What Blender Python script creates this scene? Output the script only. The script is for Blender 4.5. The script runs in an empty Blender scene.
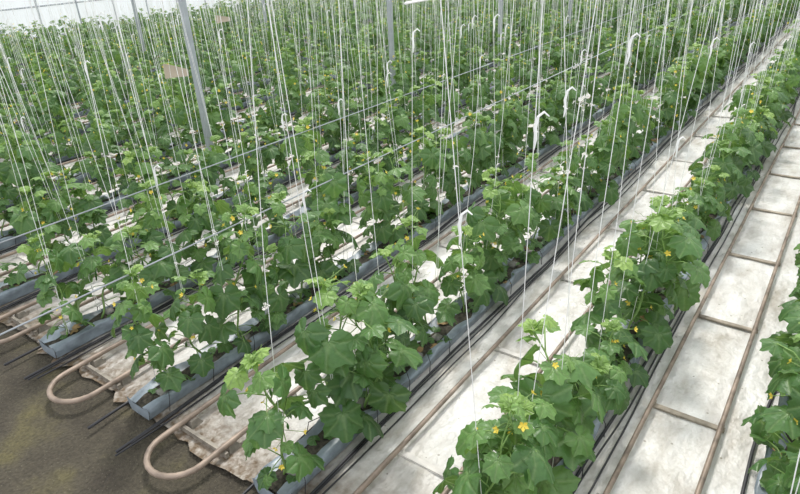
import bpy, math, random
from mathutils import Matrix, Vector, noise
random.seed(11)
H=3.6
D=bpy.data
scn=bpy.context.scene
col=scn.collection
scn.view_settings.view_transform='Standard'

# ---------------------------------------------------------------- materials
def newmat(name):
    m=D.materials.new(name); m.use_nodes=True
    nt=m.node_tree; b=nt.nodes['Principled BSDF']
    return m,nt,b
def N(nt,t,**k):
    n=nt.nodes.new(t)
    for a,v in k.items(): setattr(n,a,v)
    return n
def simple(name,c,rough=.6,metal=0,var=.25,scale=12,bump=0.0):
    m,nt,b=newmat(name)
    tc=N(nt,'ShaderNodeTexCoord'); nz=N(nt,'ShaderNodeTexNoise'); nz.inputs['Scale'].default_value=scale; nz.inputs['Detail'].default_value=5
    nt.links.new(tc.outputs['Object'],nz.inputs['Vector'])
    r=N(nt,'ShaderNodeValToRGB')
    r.color_ramp.elements[0].position=.3; r.color_ramp.elements[1].position=.7
    r.color_ramp.elements[0].color=tuple(x*(1-var) for x in c)+(1,)
    r.color_ramp.elements[1].color=tuple(min(1,x*(1+var)) for x in c)+(1,)
    nt.links.new(nz.outputs['Fac'],r.inputs[0]); nt.links.new(r.outputs[0],b.inputs['Base Color'])
    b.inputs['Roughness'].default_value=rough; b.inputs['Metallic'].default_value=metal
    if bump:
        bp=N(nt,'ShaderNodeBump'); bp.inputs['Strength'].default_value=bump; bp.inputs['Distance'].default_value=.02
        nt.links.new(nz.outputs['Fac'],bp.inputs['Height']); nt.links.new(bp.outputs[0],b.inputs['Normal'])
    return m
def math_(nt,op,a,b=None,clamp=False):
    n=N(nt,'ShaderNodeMath',operation=op); n.use_clamp=clamp
    for i,x in enumerate((a,b)):
        if x is None: continue
        if isinstance(x,(int,float)): n.inputs[i].default_value=x
        else: nt.links.new(x,n.inputs[i])
    return n.outputs[0]
def mixc(nt,f,a,b,mode='MIX'):
    n=N(nt,'ShaderNodeMix',data_type='RGBA',blend_type=mode)
    for i,x in ((0,f),(6,a),(7,b)):
        if isinstance(x,(int,float)): n.inputs[i].default_value=x
        elif isinstance(x,tuple): n.inputs[i].default_value=x
        else: nt.links.new(x,n.inputs[i])
    return n.outputs[2]
def addtrans(m,color,fac):
    nt=m.node_tree; b=nt.nodes['Principled BSDF']; out=nt.nodes['Material Output']
    tr=N(nt,'ShaderNodeBsdfTranslucent')
    if isinstance(color,tuple): tr.inputs[0].default_value=color
    else: nt.links.new(color,tr.inputs[0])
    mx=N(nt,'ShaderNodeMixShader'); mx.inputs[0].default_value=fac
    nt.links.new(b.outputs[0],mx.inputs[1]); nt.links.new(tr.outputs[0],mx.inputs[2]); nt.links.new(mx.outputs[0],out.inputs[0])

def leafmat():
    m,nt,b=newmat('cucumber_leaf')
    uv=N(nt,'ShaderNodeUVMap'); sp=N(nt,'ShaderNodeSeparateXYZ'); nt.links.new(uv.outputs[0],sp.inputs[0])
    a=math_(nt,'ABSOLUTE',math_(nt,'MULTIPLY',math_(nt,'SUBTRACT',sp.outputs[0],.5),2))
    d=a
    for c in (.289,.6): d=math_(nt,'MINIMUM',d,math_(nt,'ABSOLUTE',math_(nt,'SUBTRACT',a,c)))
    d=math_(nt,'MULTIPLY',d,sp.outputs[1])
    vein=math_(nt,'SUBTRACT',1,math_(nt,'MULTIPLY',d,38),True)
    at=N(nt,'ShaderNodeAttribute',attribute_name='tint'); st=N(nt,'ShaderNodeSeparateColor'); nt.links.new(at.outputs['Color'],st.inputs[0])
    oi=N(nt,'ShaderNodeObjectInfo')
    tint=math_(nt,'ADD',st.outputs[0],math_(nt,'MULTIPLY',math_(nt,'SUBTRACT',oi.outputs['Random'],.5),.25),True)
    r=N(nt,'ShaderNodeValToRGB'); cr=r.color_ramp
    cr.elements[0].position=0; cr.elements[0].color=(.038,.105,.034,1)
    cr.elements[1].position=1; cr.elements[1].color=(.33,.50,.12,1)
    e=cr.elements.new(.4); e.color=(.092,.21,.060,1)
    e=cr.elements.new(.7); e.color=(.185,.345,.09,1)
    nt.links.new(tint,r.inputs[0])
    tc=N(nt,'ShaderNodeTexCoord'); nz=N(nt,'ShaderNodeTexNoise'); nz.inputs['Scale'].default_value=45; nz.inputs['Detail'].default_value=3
    nt.links.new(tc.outputs['Object'],nz.inputs['Vector'])
    c1=mixc(nt,math_(nt,'MULTIPLY',vein,.4),r.outputs[0],(.30,.42,.18,1))
    c2=mixc(nt,math_(nt,'MULTIPLY',math_(nt,'SUBTRACT',nz.outputs['Fac'],.45,True),1.0),c1,(.02,.065,.02,1))
    nt.links.new(c2,b.inputs['Base Color'])
    b.inputs['Roughness'].default_value=.37
    b.inputs['Specular IOR Level'].default_value=.55
    bp=N(nt,'ShaderNodeBump'); bp.inputs['Strength'].default_value=.6; bp.inputs['Distance'].default_value=.012
    hh=math_(nt,'SUBTRACT',nz.outputs['Fac'],math_(nt,'MULTIPLY',vein,.7))
    nt.links.new(hh,bp.inputs['Height']); nt.links.new(bp.outputs[0],b.inputs['Normal'])
    c3=mixc(nt,.5,c2,(.32,.50,.07,1))
    addtrans(m,c3,.30)
    return m
M_leaf=leafmat()
M_stem=simple('green_stem',(.22,.36,.10),.5,0,.2,20)
M_flower=simple('yellow_petal',(.90,.70,.10),.5,0,.12,30)
M_fruit=simple('cucumber_skin',(.07,.19,.04),.4,0,.3,40)
M_string=simple('white_string',(.90,.90,.89),.6,0,.05,3)
def soilmat():
    m,nt,b=newmat('headland_soil')
    tc=N(nt,'ShaderNodeTexCoord')
    n1=N(nt,'ShaderNodeTexNoise'); n1.inputs['Scale'].default_value=1.7; n1.inputs['Detail'].default_value=9
    n2=N(nt,'ShaderNodeTexNoise'); n2.inputs['Scale'].default_value=40; n2.inputs['Detail'].default_value=8
    for n in (n1,n2): nt.links.new(tc.outputs['Object'],n.inputs['Vector'])
    r=N(nt,'ShaderNodeValToRGB'); cr=r.color_ramp
    cr.elements[0].position=.3; cr.elements[0].color=(.042,.034,.025,1)
    cr.elements[1].position=.68; cr.elements[1].color=(.115,.10,.045,1)
    e=cr.elements.new(.52); e.color=(.075,.064,.044,1)
    nt.links.new(n1.outputs[0],r.inputs[0])
    c=mixc(nt,.75,r.outputs[0],n2.outputs['Fac'],'OVERLAY')
    vo=N(nt,'ShaderNodeTexVoronoi'); vo.inputs['Scale'].default_value=28; nt.links.new(tc.outputs['Object'],vo.inputs['Vector'])
    c=mixc(nt,math_(nt,'MULTIPLY',math_(nt,'LESS_THAN',vo.outputs['Distance'],.16),.35),c,(.20,.18,.13,1))
    nt.links.new(c,b.inputs['Base Color']); b.inputs['Roughness'].default_value=.9
    bp=N(nt,'ShaderNodeBump'); bp.inputs['Strength'].default_value=1; bp.inputs['Distance'].default_value=.03
    nt.links.new(n2.outputs[0],bp.inputs['Height']); nt.links.new(bp.outputs[0],b.inputs['Normal'])
    return m
def filmmat():
    m,nt,b=newmat('white_ground_film')
    tc=N(nt,'ShaderNodeTexCoord'); sp=N(nt,'ShaderNodeSeparateXYZ'); nt.links.new(tc.outputs['Object'],sp.inputs[0])
    def nz(sc,scale,det=9,ro=.65):
        mp=N(nt,'ShaderNodeMapping'); mp.inputs['Scale'].default_value=sc; nt.links.new(tc.outputs['Object'],mp.inputs[0])
        n=N(nt,'ShaderNodeTexNoise'); n.inputs['Scale'].default_value=scale; n.inputs['Detail'].default_value=det; n.inputs['Roughness'].default_value=ro
        nt.links.new(mp.outputs[0],n.inputs['Vector']); return n.outputs['Fac']
    n1=nz((1,.4,1),3.2); n2=nz((1,1,1),14,6,.5); n3=nz((1,.12,1),5,4,.55); n4=nz((1,.7,1),7,3,.5)
    r=N(nt,'ShaderNodeValToRGB'); cr=r.color_ramp
    cr.elements[0].position=.30; cr.elements[0].color=(.42,.38,.32,1)
    cr.elements[1].position=.60; cr.elements[1].color=(.80,.79,.765,1)
    e=cr.elements.new(.44); e.color=(.64,.615,.575,1)
    nt.links.new(n1,r.inputs[0])
    c=mixc(nt,math_(nt,'MULTIPLY',math_(nt,'SUBTRACT',n3,.50,True),2.0,True),r.outputs[0],(.46,.42,.36,1))
    dirt=math_(nt,'SUBTRACT',1,math_(nt,'MULTIPLY',math_(nt,'SUBTRACT',sp.outputs[1],1.85),1.1),True)
    dirt=math_(nt,'MULTIPLY',dirt,math_(nt,'MULTIPLY',n2,1.9),True)
    c=mixc(nt,dirt,c,(.15,.105,.065,1))
    vo=N(nt,'ShaderNodeTexVoronoi'); vo.inputs['Scale'].default_value=7; nt.links.new(tc.outputs['Object'],vo.inputs['Vector'])
    sk=math_(nt,'LESS_THAN',vo.outputs['Distance'],.07)
    c=mixc(nt,math_(nt,'MULTIPLY',sk,.6),c,(.16,.13,.07,1))
    nt.links.new(c,b.inputs['Base Color']); b.inputs['Roughness'].default_value=.36
    bp=N(nt,'ShaderNodeBump'); bp.inputs['Strength'].default_value=.9; bp.inputs['Distance'].default_value=.06
    nt.links.new(math_(nt,'ADD',n4,math_(nt,'MULTIPLY',n1,.6)),bp.inputs['Height']); nt.links.new(bp.outputs[0],b.inputs['Normal'])
    return m
M_soil=soilmat(); M_film=filmmat()
M_trough=simple('bluegrey_plastic',(.245,.29,.335),.36,0,.4,6,.5)
M_sub=simple('dark_substrate',(.055,.048,.035),.9,0,.7,30,1)
M_hose=simple('black_hose',(.03,.03,.035),.45,0,.2,10)
M_pipe=simple('weathered_pipe',(.29,.225,.18),.5,.15,.45,7,.2)
M_sleeper=simple('dirty_sleeper',(.36,.31,.25),.8,0,.4,9,.3)
M_sleeper2=simple('film_covered_sleeper',(.66,.63,.59),.6,0,.2,9,.3)
M_galv=simple('galvanised_steel',(.42,.45,.48),.4,.35,.12,4)
M_wall=simple('translucent_polycarbonate',(.86,.89,.90),.5,0,.04,1); addtrans(M_wall,(.9,.93,.94,1),.5)
M_trap=simple('beige_card',(.50,.42,.33),.7,0,.1,4)
M_dead=simple('dry_leaf',(.30,.20,.09),.8,0,.4,10)
M_bracket=simple('painted_bracket',(.28,.25,.21),.6,.1,.35,14)
M_cube=simple('grey_wool_cube',(.26,.25,.23),.8,0,.3,20)

# ---------------------------------------------------------------- mesh helpers
class MB:
    def __init__(s): s.v=[];s.f=[];s.m=[];s.uv=[];s.t=[]
    def add(s,vs,fs,mat=0,uvs=None,tint=.4):
        o=len(s.v); s.v+= [tuple(v) for v in vs]
        s.uv+= uvs if uvs else [(0.5,0)]*len(vs)
        s.t+= [tint]*len(vs)
        for f in fs: s.f.append(tuple(i+o for i in f)); s.m.append(mat)
    def tube(s,pts,r,n=5,mat=0,cap=True,tint=.4):
        pts=[Vector(p) for p in pts]; vs=[];fs=[]
        rr=r if isinstance(r,(list,tuple)) else [r]*len(pts)
        prev=None
        for i,p in enumerate(pts):
            d=(pts[min(i+1,len(pts)-1)]-pts[max(i-1,0)])
            if d.length<1e-9: d=Vector((0,0,1))
            d.normalize()
            if prev is None:
                a=Vector((0,0,1)) if abs(d.z)<.9 else Vector((1,0,0))
                u=d.cross(a).normalized()
            else:
                u=(prev-d*prev.dot(d)).normalized()
            prev=u; w=d.cross(u)
            for k in range(n):
                t=2*math.pi*k/n; vs.append(p+(u*math.cos(t)+w*math.sin(t))*rr[i])
        for i in range(len(pts)-1):
            for k in range(n):
                k2=(k+1)%n; fs.append((i*n+k,i*n+k2,(i+1)*n+k2,(i+1)*n+k))
        if cap: fs.append(tuple(range(n))[::-1]); fs.append(tuple((len(pts)-1)*n+k for k in range(n)))
        s.add(vs,fs,mat,tint=tint)
    def box(s,a,b,mat=0):
        x0,y0,z0=a;x1,y1,z1=b
        vs=[(x0,y0,z0),(x1,y0,z0),(x1,y1,z0),(x0,y1,z0),(x0,y0,z1),(x1,y0,z1),(x1,y1,z1),(x0,y1,z1)]
        s.add(vs,[(0,3,2,1),(4,5,6,7),(0,1,5,4),(1,2,6,5),(2,3,7,6),(3,0,4,7)],mat)
    def mesh(s,name,mats,smooth=True):
        me=D.meshes.new(name); me.from_pydata(s.v,[],s.f)
        for m in mats: me.materials.append(m)
        me.polygons.foreach_set('material_index',s.m)
        me.polygons.foreach_set('use_smooth',[smooth]*len(s.f))
        ul=me.uv_layers.new(name='UVMap'); fl=[]
        li=[0]*len(me.loops); me.loops.foreach_get('vertex_index',li)
        for i in li: fl+=s.uv[i]
        ul.data.foreach_set('uv',fl)
        ca=me.color_attributes.new('tint','FLOAT_COLOR','POINT'); c=[]
        for t in s.t: c+=[t,t,t,1]
        ca.data.foreach_set('color',c)
        return me
def obj(name,me,parent=None,loc=(0,0,0)):
    o=D.objects.new(name,me); col.objects.link(o); o.location=loc
    if parent: o.parent=parent
    return o

# ---------------------------------------------------------------- leaf geometry
CP=[(0,1.06),(12,.92),(28,.77),(42,.85),(53,.96),(64,.83),(80,.70),(96,.78),(108,.87),(122,.76),(142,.70),(158,.63),(170,.46),(180,.12)]
def outline(n):
    out=[]
    for k in range(n):
        a=-180+360*k/(n-1); b=abs(a)
        for (a0,r0),(a1,r1) in zip(CP,CP[1:]):
            if a0<=b<=a1: r=r0+(r1-r0)*(b-a0)/(a1-a0); break
        out.append((math.radians(a),r))
    return out
def add_leaf(mb,base,dirv,up,R,tint,rng,n=37):
    ol=outline(n); y=dirv.normalized(); x=y.cross(up).normalized(); z=x.cross(y)
    droop=rng.uniform(.3,.75); fold=rng.uniform(-.35,.18); ph=rng.uniform(0,6); tw=rng.uniform(-.2,.2)
    vs=[];uvs=[];fs=[]
    rings=(.38,.72,1.0)
    vs.append(base); uvs.append((.5,0))
    for rho in rings:
        for k,(a,r) in enumerate(ol):
            ser=1+(.045 if k%2 else -.04)*(rho==1)
            rr=R*r*rho*ser; lx=math.sin(a)*rr; ly=math.cos(a)*rr
            q=rho*r
            lz=R*(-droop*q*q*.55+fold*abs(math.sin(a))*q-.06*math.cos(a*6.6)*q+.07*math.sin(3*a+ph)*q+tw*math.sin(a)*q)
            vs.append(base+x*lx+y*ly+z*lz); uvs.append((a/(2*math.pi)+.5,rho*r))
    for k in range(n-1): fs.append((0,1+k+1,1+k))
    for j in range(2):
        o=1+j*n
        for k in range(n-1): fs.append((o+k,o+k+1,o+n+k+1,o+n+k))
    mb.add(vs,fs,0,uvs,tint)
def add_flower(mb,p,d,s,rng):
    up=Vector((0,0,1)) if abs(d.z)<.9 else Vector((1,0,0))
    x=d.cross(up).normalized(); y=d.cross(x)
    for k in range(5):
        a=2*math.pi*k/5+rng.random()*.3; e=x*math.cos(a)+y*math.sin(a); t=x*-math.sin(a)+y*math.cos(a)
        vs=[p,p+e*s*.55+t*s*.33+d*s*.35,p+e*s*.95+d*s*.6,p+e*s*.55-t*s*.33+d*s*.35]
        mb.add(vs,[(0,1,2,3)],2)
def make_plant(i,ht,detail=37):
    rng=random.Random(100+i); mb=MB()
    z0=.10; n=int(10+ht*7)
    pts=[];ox=rng.uniform(-.03,.03);oy=rng.uniform(-.03,.03)
    for k in range(n+1):
        t=k/n
        pts.append(Vector((ox+.045*math.sin(t*7+i)+.02*math.sin(t*17),oy+.045*math.cos(t*6+2*i),z0+(ht-z0)*t)))
    mb.tube(pts,[.010-.006*k/n for k in range(n+1)],6,1)
    ang=rng.uniform(0,6.28)
    for k in range(1,n+1):
        t=k/n; p=pts[k]; ang+=2.4+rng.uniform(-.5,.5)
        if t<.16 and rng.random()<.5: continue
        size=.153*(1-.15*max(0,.35-t)*2)*(1 if t<.70 else max(.3,1-(t-.70)*2.1))*rng.uniform(.68,1.2)
        pl=(.215 if t<.75 else .215-.55*(t-.75))*rng.uniform(.65,1.3)
        out=Vector((math.cos(ang),math.sin(ang)*.9,0)); rise=rng.uniform(.15,.65) if t>.3 else rng.uniform(-.3,.35)
        e=p+out*pl*math.cos(rise)+Vector((0,0,pl*math.sin(rise)+.02))
        if e.z<.24: e.z=.24
        mid=(p+e)/2+Vector((0,0,.03))
        mb.tube([p,mid,e],[.0045,.004,.0035],5,1)
        pitch=rng.uniform(.3,1.35) if t<.8 else rng.uniform(-.3,.6)
        if e.z<.3: pitch=min(pitch,.5)
        dv=out*math.cos(pitch)-Vector((0,0,1))*math.sin(pitch)
        side=out.cross(Vector((0,0,1)))*rng.uniform(-.6,.6)
        tint=max(0,min(1,.12+.34*t+rng.uniform(-.16,.22)+(.35*(t-.75)/.25 if t>.75 else 0)))
        add_leaf(mb,e,dv+side*.6,(out*math.sin(pitch)+Vector((0,0,1))*math.cos(pitch)+side).normalized(),size,tint,rng,detail)
        if rng.random()<.55 and .15<t<.88:
            a2=ang+rng.uniform(1.2,2.2); o2=Vector((math.cos(a2),math.sin(a2),0)); e2=p+o2*pl*.75+Vector((0,0,rng.uniform(-.05,.05)))
            mb.tube([p,(p+e2)/2+Vector((0,0,.02)),e2],[.004,.0035,.003],4,1)
            pt=rng.uniform(.2,1.2)
            add_leaf(mb,e2,o2*math.cos(pt)-Vector((0,0,math.sin(pt))),(o2*math.sin(pt)+Vector((0,0,math.cos(pt)))),size*rng.uniform(.45,.8),min(1,tint+.15),rng,detail)
        if rng.random()<.42 and t>.2:
            a3=rng.uniform(0,6.28); d3=Vector((math.cos(a3),math.sin(a3),rng.uniform(-.1,.7))).normalized()
            fp=p+d3*rng.uniform(.04,.2); mb.tube([p,fp],.0025,4,1); add_flower(mb,fp,d3,rng.uniform(.018,.028),rng)
        if rng.random()<.2 and .25<t<.7:
            a3=rng.uniform(0,6.28); d3=Vector((math.cos(a3)*.05,math.sin(a3)*.05,0))
            L=rng.uniform(.05,.11); q=p+d3
            mb.tube([p,q+Vector((0,0,.01)),q,q-Vector((0,0,L*.5)),q-Vector((0,0,L))],[.002,.003,.006,.011,.005],6,3)
        if rng.random()<.35 and t>.4:
            a3=rng.uniform(0,6.28);o3=Vector((math.cos(a3),math.sin(a3),0)); q=[p+o3*(.05+.012*j+.012*math.cos(j*1.6))+Vector((0,0,.05+.012*math.sin(j*1.6)+.004*j)) for j in range(9)]
            mb.tube([p]+q,.0015,3,1)
    for j in range(5):
        a=j*1.4; o=Vector((math.cos(a),math.sin(a),.9)).normalized()
        add_leaf(mb,pts[-1]+o*.03,o,Vector((0,0,1))-o*.3,.03+.009*j,.85,rng,detail)
    return mb.mesh('cucumber_plant_mesh_%d'%i,[M_leaf,M_stem,M_flower,M_fruit])
hts=[1.18,1.02,1.28,1.12,1.22,.95,1.35,1.15,1.05,1.25,1.1,1.3]
plants=[make_plant(i,h) for i,h in enumerate(hts)]

# ---------------------------------------------------------------- layout
ROWX={1:.30,0:-1.12,-1:-2.70,-2:-4.32}
for k in range(3,17): ROWX[-k]=-4.32-1.59*(k-2)
Y0=1.86; Y1=45.0
XL=-28.4; XR=3.2

def sheet(name,x0,x1,y0,y1,nx,ny,z,mat,rag=0,amp=0):
    vs=[];fs=[]
    for j in range(ny+1):
        for i in range(nx+1):
            x=x0+(x1-x0)*i/nx; y=y0+(y1-y0)*(j/ny)**(1.5 if rag else 1.0)
            if j==0 and rag: y+=rag*(noise.noise(Vector((x*1.3,0,0)))+.5*noise.noise(Vector((x*5,3,0))))
            vs.append((x,y,z+amp*(noise.noise(Vector((x*2.2,y*1.1,5)))+.5*noise.noise(Vector((x*6,y*4,9))))))
    for j in range(ny):
        for i in range(nx):
            a=j*(nx+1)+i; fs.append((a,a+1,a+nx+2,a+nx+1))
    mb=MB(); mb.add(vs,fs); return obj(name,mb.mesh(name,[mat]))
sheet('ground_soil',XL-1,XR+1,-6,Y1+3,60,100,-.03,M_soil,0,.02)
sheet('floor',XL,XR,1.88,Y1+1.5,320,260,0,M_film,.30,.016)

def trough(x,name):
    mb=MB(); prof=[(-.125,.012),(-.148,.08),(-.158,.145),(-.138,.150),(-.07,.118),(.07,.118),(.138,.150),(.158,.145),(.148,.08),(.125,.012)]
    mats=[0,0,0,0,1,0,0,0,0]
    n=len(prof); step=.10; cnt=int((Y1-Y0)/step)
    vs=[]
    for j in range(cnt+1):
        y=Y0+j*step
        near=1.0 if y<14 else .6
        for i,(px,pz) in enumerate(prof):
            a=noise.noise(Vector((x*3+i*.7,y*3.3,i*.13)))*.036*near; b=noise.noise(Vector((x*5+9,y*3.9,i*.5)))*.045*near
            if i in(0,n-1): a*=.3;b=0
            if i in(4,5): a=noise.noise(Vector((x*3+i*7,y*4.5,1)))*.09; b=noise.noise(Vector((x,y*7,2)))*.03
            seam=(-.03 if j%11==0 and i in(2,3,6,7) else 0)
            vs.append((px+a,y,pz+b+seam))
    mb.add(vs,[])
    for k in range(n-1):
        for j in range(cnt): mb.f.append((j*n+k,j*n+k+1,(j+1)*n+k+1,(j+1)*n+k)); mb.m.append(mats[k])
    mb.add([(p[0]*1.02,Y0-.01,p[1]) for p in prof],[(0,1,2,3,4,5,6,7,8,9)],0)
    par=D.objects.new(name,None); col.objects.link(par); par.location=(x,0,0)
    me=mb.mesh('trough',[M_trough,M_sub],True); obj('trough',me,par)
    rng=random.Random(int(x*100))
    q=MB()
    ymax=20 if x>-12 else 12
    for sx in (-.215,.205,.245,.30):
        pts=[]; y=Y0-.25-rng.random()*.2
        while y<Y1: 
            pts.append((sx+.018*math.sin(y*1.3+sx*30)+.05*noise.noise(Vector((x,y*.8,sx*9))),y,.028+.006*math.sin(y*2))); y+=.3
        q.tube(pts,.013 if sx<.24 else .008,6,0)
    y=Y0+.15
    while y<ymax:
        s=rng.choice((-1,1)); x0=-.215 if s<0 else .205
        q.tube([(x0,y,.04),(x0*.95,y+.03,.15),(x0*.6,y+.08,.20),(x0*.3,y+.10,.14)],.004,4,0)
        if rng.random()<.6:
            cx=rng.uniform(-.05,.05); q.box((cx-.04,y+.02,.09),(cx+.04,y+.10,.15),4)
        for _ in range(7):
            p=Vector((rng.uniform(-.13,.13),y+rng.uniform(0,.4),.145)); a=rng.uniform(0,6.28)
            g=rng.random()
            o=Vector((math.cos(a),math.sin(a),rng.uniform(-.1,.6)))
            m0=len(q.m); add_leaf(q,p,o,Vector((0,0,1)),rng.uniform(.03,.08),.3,rng,13)
            for t in range(m0,len(q.m)): q.m[t]=2 if g<.82 else 3
        y+=rng.uniform(.32,.5)
    obj('drip_irrigation',q.mesh('drip',[M_hose,M_sub,M_leaf,M_dead,M_cube]),par)
    return par
for k in sorted(ROWX,reverse=True): trough(ROWX[k],'grow_trough')

# plants rows + strings
for k in sorted(ROWX,reverse=True):
    x=ROWX[k]; rng=random.Random(500+k)
    par=D.objects.new('cucumber_plant_row',None); col.objects.link(par); par.location=(x,0,0)
    st=MB()
    y=Y0+(.16 if k<0 else .25)+.10*rng.random()
    while y<Y1-.3:
        if rng.random()>(.05 if k<0 else .03) or y<3.5:
            ox=rng.uniform(-.07,.07); s=rng.uniform(.84,1.12)*(1.08 if k>=0 else 1.02)
            me=rng.choice(plants)
            o=obj('cucumber_plant',me,par,(ox,y,0)); o.scale=(s*rng.uniform(.95,1.15),)*2+(s,)
            o.rotation_euler=(rng.uniform(-.13,.13),rng.uniform(-.16,.16),rng.uniform(0,6.28))
            r=.0027 if y<14 else .0040
            for q in range(2 if rng.random()<.6 else 1):
                dx=rng.uniform(-.24,.24); dy=rng.uniform(-.22,.22)
                bx=ox+rng.uniform(-.03,.03)+q*.05
                top=Vector((dx,y+dy,3.42)); bot=Vector((bx,y,.2))
                mid=(top+bot)/2+Vector((rng.uniform(-.03,.03),rng.uniform(-.03,.03),0))
                st.tube([bot,mid,top],r,3,0,False)
                if rng.random()<.28:
                    hz=rng.uniform(1.9,3.1); t=(hz-.2)/3.22; c=bot.lerp(top,t)
                    st.tube([c+Vector((0,0,-.10)),c+Vector((.006,0,-.05)),c,c+Vector((.008,.006,.05)),c+Vector((.03,.02,.07)),c+Vector((.05,.03,.05))],[.003,.007,.009,.007,.006,.003],5,0)
        y+=rng.uniform(.34,.54)
    st.tube([(0,Y0-.3,3.43),(0,Y1,3.43)],.004,4,0)
    obj('trellis_strings',st.mesh('strings',[M_string],False),par)

# support wires
for x,z in ((ROWX[-2],1.3),(ROWX[-3],1.3)):
    mb=MB(); mb.tube([(x,-2.5,z),(x,Y1,z)],.007,6,0); obj('support_wire',mb.mesh('wire',[M_galv]))

# pipe rails
xs=sorted(ROWX.values(),reverse=True)
for a,b in zip(xs,xs[1:]):
    c=(a+b)/2; right=a>.2
    if right: c=-.45
    elif abs(b+4.32)<.01: c=-3.60
    par=D.objects.new('heating_pipe_rail',None); col.objects.link(par); par.location=(c,0,0)
    mb=MB(); g=.26; zz=.078
    ye=1.50+g
    pts=[(-g,Y1,zz),(-g,20,zz),(-g,8,zz),(-g,3,zz),(-g,ye+.3,zz),(-g,ye,zz-.005)]
    for j in range(1,12):
        t=math.pi*j/12; pts.append((-g*math.cos(t),ye-g*math.sin(t)*1.0,zz-.005))
    pts+=[(g,ye,zz-.005),(g,ye+.3,zz),(g,3,zz),(g,8,zz),(g,20,zz),(g,Y1,zz)]
    rr=[.018]*3+[.020,.024]+[.025]*13+[.024,.020]+[.018]*3
    mb.tube(pts,(rr+[.018]*9)[:len(pts)],10,0); obj('pipe',mb.mesh('pipe',[M_pipe]),par)
    sb=MB(); y=4.35-1.6
    while y<Y1:
        sb.box((-g-.03,y-.025,.004),(g+.03,y+.025,.022),0)
        for s in (-1,1): sb.box((s*g-.022,y-.012,.020),(s*g+.022,y+.012,.064),0)
        y+=1.6
    obj('sleepers',sb.mesh('sleepers',[M_sleeper if right else M_sleeper2],False),par)
    sb=MB()
    for s in (-1,1):
        x0=s*g*.93; yb=1.98
        vs=[(x0-.06,yb,-.02),(x0+.06,yb,-.02),(x0+.06,yb+.14,-.02),(x0-.06,yb+.14,-.02),(x0-.03,yb+.03,.062),(x0+.03,yb+.03,.062),(x0+.03,yb+.1,.062),(x0-.03,yb+.1,.062)]
        sb.add(vs,[(0,3,2,1),(4,5,6,7),(0,1,5,4),(1,2,6,5),(2,3,7,6),(3,0,4,7)],0)
    sb.box((-g-.05,1.94,0),(g+.05,1.97,.05),0)
    obj('end_bracket',sb.mesh('bracket',[M_bracket],False),par)

# structure: posts, beams, trusses
YP=[5.9+5.1*n for n in range(-1,8)]
for px in (-8.30,-17.85):
    for y in YP:
        mb=MB(); w=.045;d=.04
        mb.box((px-w,y-d,-.03),(px+w,y+d,4.5),0)
        mb.box((px-.11,y-.09,-.03),(px+.11,y+.09,.02),0)
        mb.box((px-w-.012,y-.03,0.02),(px-w+.002,y+.03,4.5),0)
        obj('steel_post',mb.mesh('post',[M_galv],False))
tr=MB()
for px in (-27.4,-17.85,-8.30,1.95+1.0):
    tr.box((px-.1,-4,4.5),(px+.1,Y1+1,4.62),0)
for y in YP:
    for z in (4.4,5.0): tr.tube([(XL,y,z),(XR,y,z)],.03,6,0)
    x=XL; s=0
    while x<XR-.8:
        tr.tube([(x,y,4.4 if s else 5.0),(x+.8,y,5.0 if s else 4.4)],.015,4,0); x+=.8; s=1-s
obj('roof_truss',tr.mesh('roof_truss',[M_galv],False))

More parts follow.
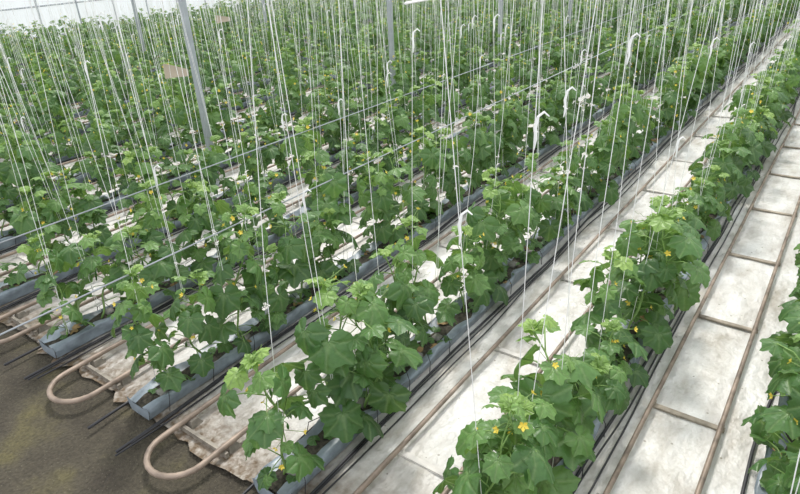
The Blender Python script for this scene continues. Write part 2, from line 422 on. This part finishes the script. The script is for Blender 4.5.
def wall(name,p0,p1,h):
    par=D.objects.new(name,None); col.objects.link(par)
    p0=Vector(p0);p1=Vector(p1);d=(p1-p0);L=d.length;d.normalize();nn=Vector((-d.y,d.x,0))*.02
    mb=MB()
    mb.add([p0,p1,p1+Vector((0,0,h)),p0+Vector((0,0,h))],[(0,1,2,3)],0)
    obj('panel',mb.mesh('panel',[M_wall],False),par)
    fr=MB(); t=0
    while t<=L:
        q=p0+d*t; fr.tube([q-nn*2,q-nn*2+Vector((0,0,h))],.04,4,0); t+=1.7
    for z in (.6,1.8,3.0,4.3): fr.tube([p0-nn*2+Vector((0,0,z)),p1-nn*2+Vector((0,0,z))],.03,4,0)
    obj('frame',fr.mesh('frame',[M_galv],False),par)
wall('wall_left',(XL+.1,-4,-.05),(XL+.1,Y1+1.2,-.05),4.5)
wall('wall_back',(XL+.1,Y1+1.2,-.05),(XR,Y1+1.2,-.05),4.5)

def card(x,y,z,s,r):
    mb=MB(); n=6; vs=[];fs=[]
    for i in range(n+1):
        t=i/n
        vs+= [(s*(t-.5)*1.0,.05*s*math.sin(t*5),-s*.28+.1*s*t),(s*(t-.5),.05*s*math.sin(t*5)+.02,s*.28*(1-.75*t))]
    for i in range(n): fs.append((2*i,2*i+2,2*i+3,2*i+1))
    mb.add(vs,fs,0); mb.tube([(0,.02,s*.1),(0,.02,3.42-z)],.003,4,0)
    o=obj('insect_trap_card',mb.mesh('card',[M_trap]),None,(x,y,z)); o.rotation_euler=(0,0,r)
card(-9.4,6.3,1.75,.45,.5); card(-13.2,10.5,2.0,.35,.9)

# ---------------------------------------------------------------- light + world
w=D.worlds.new('sky'); scn.world=w; w.use_nodes=True
nt=w.node_tree; bg=nt.nodes['Background']
bg.inputs[0].default_value=(.95,.975,1.0,1); bg.inputs[1].default_value=1.35
sl=D.lights.new('sun','SUN'); sl.energy=2.6; sl.angle=math.radians(9); sl.color=(1,.965,.90)
so=obj('sun',sl); so.rotation_euler=Vector((.45,-.75,-1.25)).to_track_quat('-Z','Y').to_euler()

# ---------------------------------------------------------------- camera
yaw,pitch,roll,f=-.64862,.47029,-.04928,605.33
fw=Vector((math.sin(yaw)*math.cos(pitch),math.cos(yaw)*math.cos(pitch),-math.sin(pitch)))
r=Vector((math.cos(yaw),-math.sin(yaw),0)); u=r.cross(fw)
c,s=math.cos(roll),math.sin(roll)
X=c*r+s*u; Yv=-s*r+c*u; Z=-fw
cam=D.objects.new('camera',D.cameras.new('camera')); col.objects.link(cam)
cam.matrix_world=Matrix(((X.x,Yv.x,Z.x,0),(X.y,Yv.y,Z.y,0),(X.z,Yv.z,Z.z,H),(0,0,0,1)))
cam.data.sensor_width=36; cam.data.lens=f*36/800; cam.data.clip_end=300
scn.camera=cam
